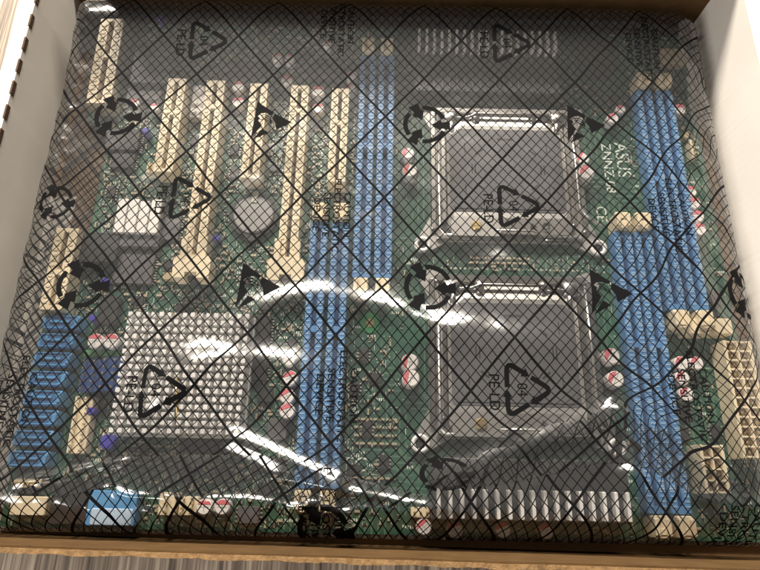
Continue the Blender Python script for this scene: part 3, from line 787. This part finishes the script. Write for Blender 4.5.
stuffpart(vias, 'solder_points', 'tin'); stuffpart(mark, 'printed_dashes', 'silk')
# small chips scattered over the left half
sm_ = MB().box(-.22, .22, -.3, .3, .02, .16, .02); smc = sm_.mesh('small_chip', 'black')
sl = MB()
for i in range(4):
    yy = -.24 + .16 * i
    sl.box(-.32, -.21, yy - .03, yy + .03, .003, .08); sl.box(.21, .32, yy - .03, yy + .03, .003, .08)
slm = sl.mesh('chip_leg', 'tin')
placed = 0
for _ in range(3000):
    if placed >= 46: break
    x, y = random.uniform(-14.5, 16.4), random.uniform(-10.8, 15.2)
    if random.random() > dens(x, y): continue
    if all(inside(x + a, y + b) for a in (-.35, 0, .35) for b in (-.35, 0, .35)):
        o = mput(smc, 'small_chip', x, y, random.choice((0, math.pi / 2))); put('chip_leg', slm, o)['kind'] = 'stuff'
        keep(x - .4, x + .4, y - .4, y + .4); placed += 1

# ------------------------------------------------------------------ antistatic bag
bag = empty('antistatic_bag', 'clear crinkled antistatic bag printed with a black diamond grid, lying over the circuit board', 'bag', (0, 0, -0.37))
GZ = 0.37
BX0, BX1, BY0, BY1 = -16.75, 17.35, -11.34, 15.95
HB = 2.35
def vnoise(x, y, f, seed):
    r = np.random.RandomState(seed); g = r.rand(128, 128) * 2 - 1
    X = x * f + 50; Y = y * f + 50
    i = np.floor(X).astype(int); j = np.floor(Y).astype(int); a = X - i; b = Y - j
    a = a * a * a * (a * (6 * a - 15) + 10); b = b * b * b * (b * (6 * b - 15) + 10)
    G = lambda p, q: g[p % 128, q % 128]
    return (G(i, j) * (1 - a) + G(i + 1, j) * a) * (1 - b) + (G(i, j + 1) * (1 - a) + G(i + 1, j + 1) * a) * b
def pdist(x, y, poly):
    """distance to a polyline and how far along it (0 to 1) the nearest point lies"""
    best = np.full(x.shape, 1e9); along = np.zeros(x.shape); n = len(poly) - 1
    for i, ((ax, ay), (bx, by)) in enumerate(zip(poly[:-1], poly[1:])):
        dx, dy = bx - ax, by - ay
        t = np.clip(((x - ax) * dx + (y - ay) * dy) / (dx * dx + dy * dy), 0, 1)
        d = np.hypot(x - ax - t * dx, y - ay - t * dy); k = d < best
        best = np.where(k, d, best); along = np.where(k, (i + t) / n, along)
    return best, along
def catmull(pts, n=6):
    P = [np.array(p, float) for p in pts]; P = [2 * P[0] - P[1]] + P + [2 * P[-1] - P[-2]]; o = []
    for i in range(1, len(P) - 2):
        for k in range(n):
            t = k / n
            o.append(tuple(0.5 * (2 * P[i] + (P[i + 1] - P[i - 1]) * t + (2 * P[i - 1] - 5 * P[i] + 4 * P[i + 1] - P[i + 2]) * t * t + (3 * P[i] - P[i - 1] - 3 * P[i + 1] + P[i + 2]) * t ** 3)))
    return o + [tuple(P[-2])]
RIDGES = []       # (polyline, height, width)
for pts, amp, wid in (
    ([(205, 345), (240, 324), (275, 308), (310, 300), (340, 302), (372, 311), (410, 322), (450, 332), (510, 342), (575, 350), (630, 350)], 0.29, 0.85),
    ([(130, 420), (160, 396), (185, 372), (220, 365), (262, 367), (300, 376), (335, 392)], 0.42, 0.9),
    ([(215, 432), (243, 442), (282, 460), (330, 480), (350, 488)], 0.24, 0.42),
    ([(250, 476), (290, 480), (330, 488), (400, 502), (445, 510), (470, 514)], 0.10, 0.17),
    ([(270, 510), (290, 509), (315, 503), (342, 512), (365, 509), (420, 512), (440, 512)], 0.115, 0.15),
    ([(108, 478), (114, 488), (122, 494), (140, 497), (190, 500), (240, 500), (268, 503), (305, 510), (330, 515)], 0.125, 0.18),
    ([(110, 528), (130, 525), (160, 525), (180, 528), (203, 537), (228, 536), (258, 531), (280, 528)], 0.13, 0.16),
    ([(470, 262), (520, 270), (570, 285), (606, 312), (640, 350)], 0.18, 0.85),
    ([(690, 445), (655, 430), (618, 414), (560, 433), (500, 458), (440, 476), (410, 482)], 0.20, 0.55),
    ([(605, 395), (618, 414), (634, 446), (628, 484), (620, 505)], 0.22, 0.4),
    ([(610, 470), (640, 476), (690, 496), (755, 506), (765, 508)], 0.12, 0.28),
    ([(670, 200), (690, 235), (700, 280), (725, 330), (740, 360)], 0.25, 0.5),
    ([(630, 300), (640, 345), (655, 405), (700, 455), (730, 480)], 0.15, 0.6),
    ([(5, 486), (30, 480), (60, 475), (110, 464), (140, 458)], 0.14, 0.2),
):
    RIDGES.append((catmull([at(u, v, 2.4) for u, v in pts]), amp * 1.12, wid))
def film_h(x, y):
    x = np.asarray(x, float); y = np.asarray(y, float)
    def edge(d, w):
        t = np.clip(1 - d / w, 0, 1); return np.sqrt(np.clip(1 - t ** 2.2, 0, 1))
    wob = 0.25 * vnoise(x, y, 0.45, 3)
    e = edge(x - BX0 + 0.12 * np.clip(wob, 0, 1), 1.25) * edge(BX1 - x, 2.3 + wob) * edge(y - BY0, 1.7 + wob) * edge(BY1 - y, 2.6)
    h = HB * e
    back = np.clip((y - 6.0) / 4.0, 0, 1)
    h = h + e * 0.012 * np.clip(y - 7.5, 0, 7) ** 2
    h = h - 0.35 * np.clip((x - 13.0) / 4, 0, 1) * e
    h = h + e * (1 - 0.9 * back) * (0.07 * vnoise(x, y, 0.28, 5) + 0.05 * vnoise(x + 0.3 * y, y, 0.6, 6) + 0.014 * vnoise(x, y, 1.7, 8))
    near = np.clip(1 - np.minimum(np.minimum(x - BX0, (BX1 - x) * 0.7), (y - BY0) * 0.7) / 2.2, 0, 1)
    h = h + near * e * (0.12 * vnoise(x * 1.0, y * 1.4, 1.0, 9) + 0.05 * vnoise(x, y, 2.6, 10))
    for poly, amp, wid in RIDGES:
        pa = np.array(poly); lo = pa.min(0) - 3 * wid; hi = pa.max(0) + 3 * wid
        k = (x > lo[0]) & (x < hi[0]) & (y > lo[1]) & (y < hi[1])
        if not k.any(): continue
        d, al = pdist(x[k], y[k], poly)
        tp = np.clip(np.minimum(al, 1 - al) / 0.22, 0, 1); tp = tp * tp * (3 - 2 * tp)
        h[k] += amp * np.exp(-(d / wid) ** 2) * np.clip(e[k] * 1.3, 0, 1) * (0.12 + 0.88 * tp)
    return np.maximum(h, -0.3)

NX, NY = 640, 520
gx = np.linspace(BX0, BX1, NX); gy = np.linspace(BY0, BY1, NY)
GX, GY = np.meshgrid(gx, gy); GH = film_h(GX, GY)
GH[0, :] = GH[-1, :] = -0.3; GH[:, 0] = GH[:, -1] = -0.3
def grid_mesh(name, X, Y, Z, UVx, UVy, material):
    ny, nx = X.shape
    co = np.stack([X.ravel(), Y.ravel(), Z.ravel()], 1) * S
    idx = np.arange(nx * ny).reshape(ny, nx)
    q = np.stack([idx[:-1, :-1], idx[:-1, 1:], idx[1:, 1:], idx[1:, :-1]], -1).reshape(-1, 4)
    me = bpy.data.meshes.new(name)
    me.vertices.add(len(co)); me.vertices.foreach_set('co', co.ravel())
    me.loops.add(q.size); me.loops.foreach_set('vertex_index', q.ravel())
    me.polygons.add(len(q)); me.polygons.foreach_set('loop_start', np.arange(0, q.size, 4)); me.polygons.foreach_set('loop_total', np.full(len(q), 4))
    me.polygons.foreach_set('use_smooth', np.ones(len(q), bool))
    uvl = me.uv_layers.new(name='print')
    U = np.stack([UVx.ravel(), UVy.ravel()], 1)[q.ravel()]
    uvl.data.foreach_set('uv', U.ravel())
    me.update(); me.validate(); me.materials.append(M[material]); return me
# small sideways drift of the print where the film is crumpled
CREASES = [(catmull([at(u, v, 2.4) for u, v in p]), a) for p, a in (([(400, 485), (440, 472), (500, 452), (560, 425), (618, 402), (660, 425), (700, 470), (757, 492)], 0.75), ([(30, 495), (110, 470), (200, 465), (290, 470), (360, 490), (430, 500)], 0.45))]
def drift(x, y):
    k = 0.05 + 0.25 * np.clip((x - 9) / 6, 0, 1) + 0.2 * np.clip((-7.5 - y) / 3, 0, 1) + 0.25 * np.clip((-14.5 - x) / 2, 0, 1)
    u_, v_ = k * vnoise(x, y, 0.5, 21), k * vnoise(x, y, 0.5, 22)
    for poly, a in CREASES:
        d, al = pdist(x, y, poly); tp = np.clip(np.minimum(al, 1 - al) / 0.3, 0, 1)
        v_ = v_ - a * np.exp(-(d / 0.95) ** 2) * tp; u_ = u_ + 0.35 * a * np.exp(-(d / 0.95) ** 2) * tp
    return u_, v_
dxx, dyy = drift(GX, GY)
put('bag_film', grid_mesh('bag_film', GX, GY, GH, GX + dxx, GY + dyy, 'film'), bag, (0, 0, GZ))
bx, by = np.meshgrid(np.linspace(BX0, BX1, 40), np.linspace(BY0, BY1, 40))
put('bag_back', grid_mesh('bag_back', bx, by, bx * 0 - 0.3, bx + 0.7, by + 0.9, 'film'), bag, (0, 0, GZ))

# folded-over film along the front
def fold(top, bot, lift, uvrot, seed):
    n, k = 160, 22
    def res(pl):
        pl = np.array(catmull([at(u, v, 2.6) for u, v in pl], 10)); d = np.r_[0, np.cumsum(np.hypot(*np.diff(pl, axis=0).T))]
        t = np.linspace(0, d[-1], n); return np.interp(t, d, pl[:, 0]), np.interp(t, d, pl[:, 1])
    ax, ay = res(top); bx_, by_ = res(bot); t = np.linspace(0, 1, k)[:, None]
    X = ax * (1 - t) + bx_ * t; Y = ay * (1 - t) + by_ * t
    s = np.linspace(0, 1, n)[None, :]
    prof = np.sin(np.pi * np.clip(t, 0.02, 0.985)) ** 0.5
    Z = film_h(X, Y) + 0.03 + lift * prof * np.sin(np.pi * np.clip(s, .01, .99)) ** 0.4 * (1 + 0.25 * vnoise(X, Y, 0.8, seed))
    c, s_ = math.cos(uvrot), math.sin(uvrot)
    put('film_fold', grid_mesh('film_fold', X, Y, Z, X * c - Y * s_, (X * s_ + Y * c) * 1.2, 'film_doubled'), bag, (0, 0, GZ))
fold([(5, 492), (55, 478), (95, 463), (140, 456), (220, 455), (285, 458), (340, 474), (430, 497)], [(60, 496), (112, 486), (135, 494), (190, 497), (240, 497), (300, 506), (360, 507), (440, 509)], 0.07, 0.18, 41)

fold([(425, 483), (465, 467), (488, 450), (520, 444), (552, 424), (585, 419), (606, 404), (622, 406), (642, 424), (670, 433), (700, 462), (755, 488)], [(440, 490), (500, 484), (560, 472), (610, 462), (650, 470), (700, 496), (757, 510)], 0.035, 0.1, 42)
# symbols printed on the film
def film_normal_offset(x, y, off):
    e = 0.03
    h = film_h(x, y); hx = (film_h(x + e, y) - film_h(x - e, y)) / (2 * e); hy = (film_h(x, y + e) - film_h(x, y - e)) / (2 * e)
    l = np.sqrt(hx ** 2 + hy ** 2 + 1)
    return x - hx / l * off, y - hy / l * off, h + off / l
def print_on_film(name, parts, cx, cy):
    bm = bmesh.new()
    for vs, fs in parts:
        bv = [bm.verts.new((x + cx, y + cy, 0)) for x, y in vs]
        for f in fs:
            try: bm.faces.new([bv[i] for i in f])
            except ValueError: pass
    bmesh.ops.triangulate(bm, faces=bm.faces)
    for _ in range(4):
        ed = [e for e in bm.edges if e.calc_length() > 0.16]
        if not ed: break
        bmesh.ops.subdivide_edges(bm, edges=ed, cuts=1)
        bmesh.ops.triangulate(bm, faces=[f for f in bm.faces if len(f.verts) > 3])
    x = np.clip(np.array([v.co.x for v in bm.verts]), BX0 + .02, BX1 - .02); y = np.clip(np.array([v.co.y for v in bm.verts]), BY0 + .02, BY1 - .02)
    X, Y, Z = film_normal_offset(x, y, 0.014)
    for v, a, b, c in zip(bm.verts, X, Y, Z): v.co = (a * S, b * S, c * S)
    me = bpy.data.meshes.new(name); bm.to_mesh(me); bm.free(); me.materials.append(M['ink'])
    for p in me.polygons: p.use_smooth = True
    return put(name, me, bag, (0, 0, GZ))
def stroke(pts, w):
    P = [Vector(p) for p in pts]; L_, R_ = [], []
    for i, p in enumerate(P):
        d = (P[min(i + 1, len(P) - 1)] - P[max(i - 1, 0)]).normalized(); n = Vector((-d.y, d.x)) * w / 2
        L_.append(tuple(p + n)); R_.append(tuple(p - n))
    n = len(P)
    return L_ + R_, [(i, i + 1, n + i + 1, n + i) for i in range(n - 1)]
def tri_symbol():
    V = [Vector((0.92, 0.0)), Vector((-0.62, -0.92)), Vector((-0.62, 0.92))]
    parts = []
    for k in range(3):
        a, b, c = V[k - 1], V[k], V[(k + 1) % 3]
        p0 = b + (a - b) * 0.46; p1 = b + (a - b) * 0.16; p2 = b + (c - b) * 0.16; p3 = b + (c - b) * 0.36
        pts = [p0, p0.lerp(p1, .5), p1]
        for t in (0.25, 0.5, 0.75): pts.append(p1 * (1 - t) ** 2 + b * 2 * t * (1 - t) + p2 * t * t)
        pts += [p2, p2.lerp(p3, .5), p3]
        parts.append(stroke(pts, 0.17))
        d = (c - b).normalized(); n = Vector((-d.y, d.x))
        parts.append(([tuple(p3 + n * 0.17), tuple(p3 - n * 0.17), tuple(p3 + d * 0.26)], [(0, 1, 2)]))
    parts.append(rot_text(text_shape('04', 0.52, 0.9), T90, -0.12, 0.0))
    parts.append(rot_text(text_shape('PE-LD', 0.52, 0.95, bold=0.008), T90, -1.08, -0.1))
    return parts
def ring_symbol():
    parts = []
    R_ = math.radians
    for a0, a1 in ((97, 22), (217, 142), (337, 262)):
        pts = [(0.84 * math.cos(R_(a0 + (a1 - a0) * i / 14)), 0.84 * math.sin(R_(a0 + (a1 - a0) * i / 14))) for i in range(15)]
        parts.append(stroke(pts, 0.19))
    for a in (120, 0, 240):
        c, s = math.cos(R_(a)), math.sin(R_(a))
        loc = [(1.06, 0.22), (1.06, -0.26), (0.72, -0.2), (0.62, -0.3), (0.26, -0.02), (0.64, 0.24), (0.74, 0.1)]
        parts.append(([(x * c - y * s, x * s + y * c) for x, y in loc], [tuple(range(7))]))
    return parts
def hand_symbol():
    parts = []
    parts.append(([(-.52, .82), (.12, .38), (.06, .27), (-.16, .36), (-.36, .32), (-.47, .22), (-.36, .12), (-.42, .02), (-.27, -.18), (-.62, -.74)], [tuple(range(10))]))
    parts.append(([(.15, .34), (.80, -.03), (.26, -.36), (.22, -.1), (.1, .12)], [tuple(range(5))]))
    parts.append(([(-.25, -.32), (.0, -.48), (-.54, -.79)], [(0, 1, 2)]))
    for k in range(3): parts.append(stroke([(-.36 + .05 * k, .24 - .08 * k), (-.18, .27 - .09 * k), (0.0, .16 - .09 * k), (.06, .0 - .05 * k)], 0.028))
    return parts
def warn_symbol():
    return [rot_text(text_shape(w, 0.44, 1.15, bold=0.011), T90, dx, 0.0) for w, dx in (('CAUTION', .68), ('ELECTROSTATIC', .2), ('SENSITIVE', -.27), ('DEVICE', -.72))]
TRI, RNGS, HND, WRN = tri_symbol(), ring_symbol(), hand_symbol(), warn_symbol()
def stamp(name, parts, pts, k=1.0):
    for u, v, *q in pts:
        kx, ky = q or (k, k)
        x, y = at(u, v, 2.3); print_on_film(name, [([(a * kx, b * ky) for a, b in vs], fs) for vs, fs in parts], x, y)
stamp('recycling_triangle', TRI, ((208, 45), (189, 198), (163, 392), (508, 48), (516, 207), (525, 390)), 1.22)
stamp('recycling_arrows', RNGS, ((117, 117), (82, 285), (425, 125), (428, 288), (445, 474, 1.1, 0.65), (322, 534), (755, 290), (57, 203, 0.8, 0.9)), 1.15)
stamp('static_hand_sign', HND, ((270, 122), (257, 287), (583, 125), (607, 293), (626, 447, 0.75, 1.0)), 1.35)
stamp('warning_text', WRN, ((338, 30), (332, 215), (337, 395), (640, 52), (668, 215), (690, 395), (320, 518), (12, 400), (745, 535)))
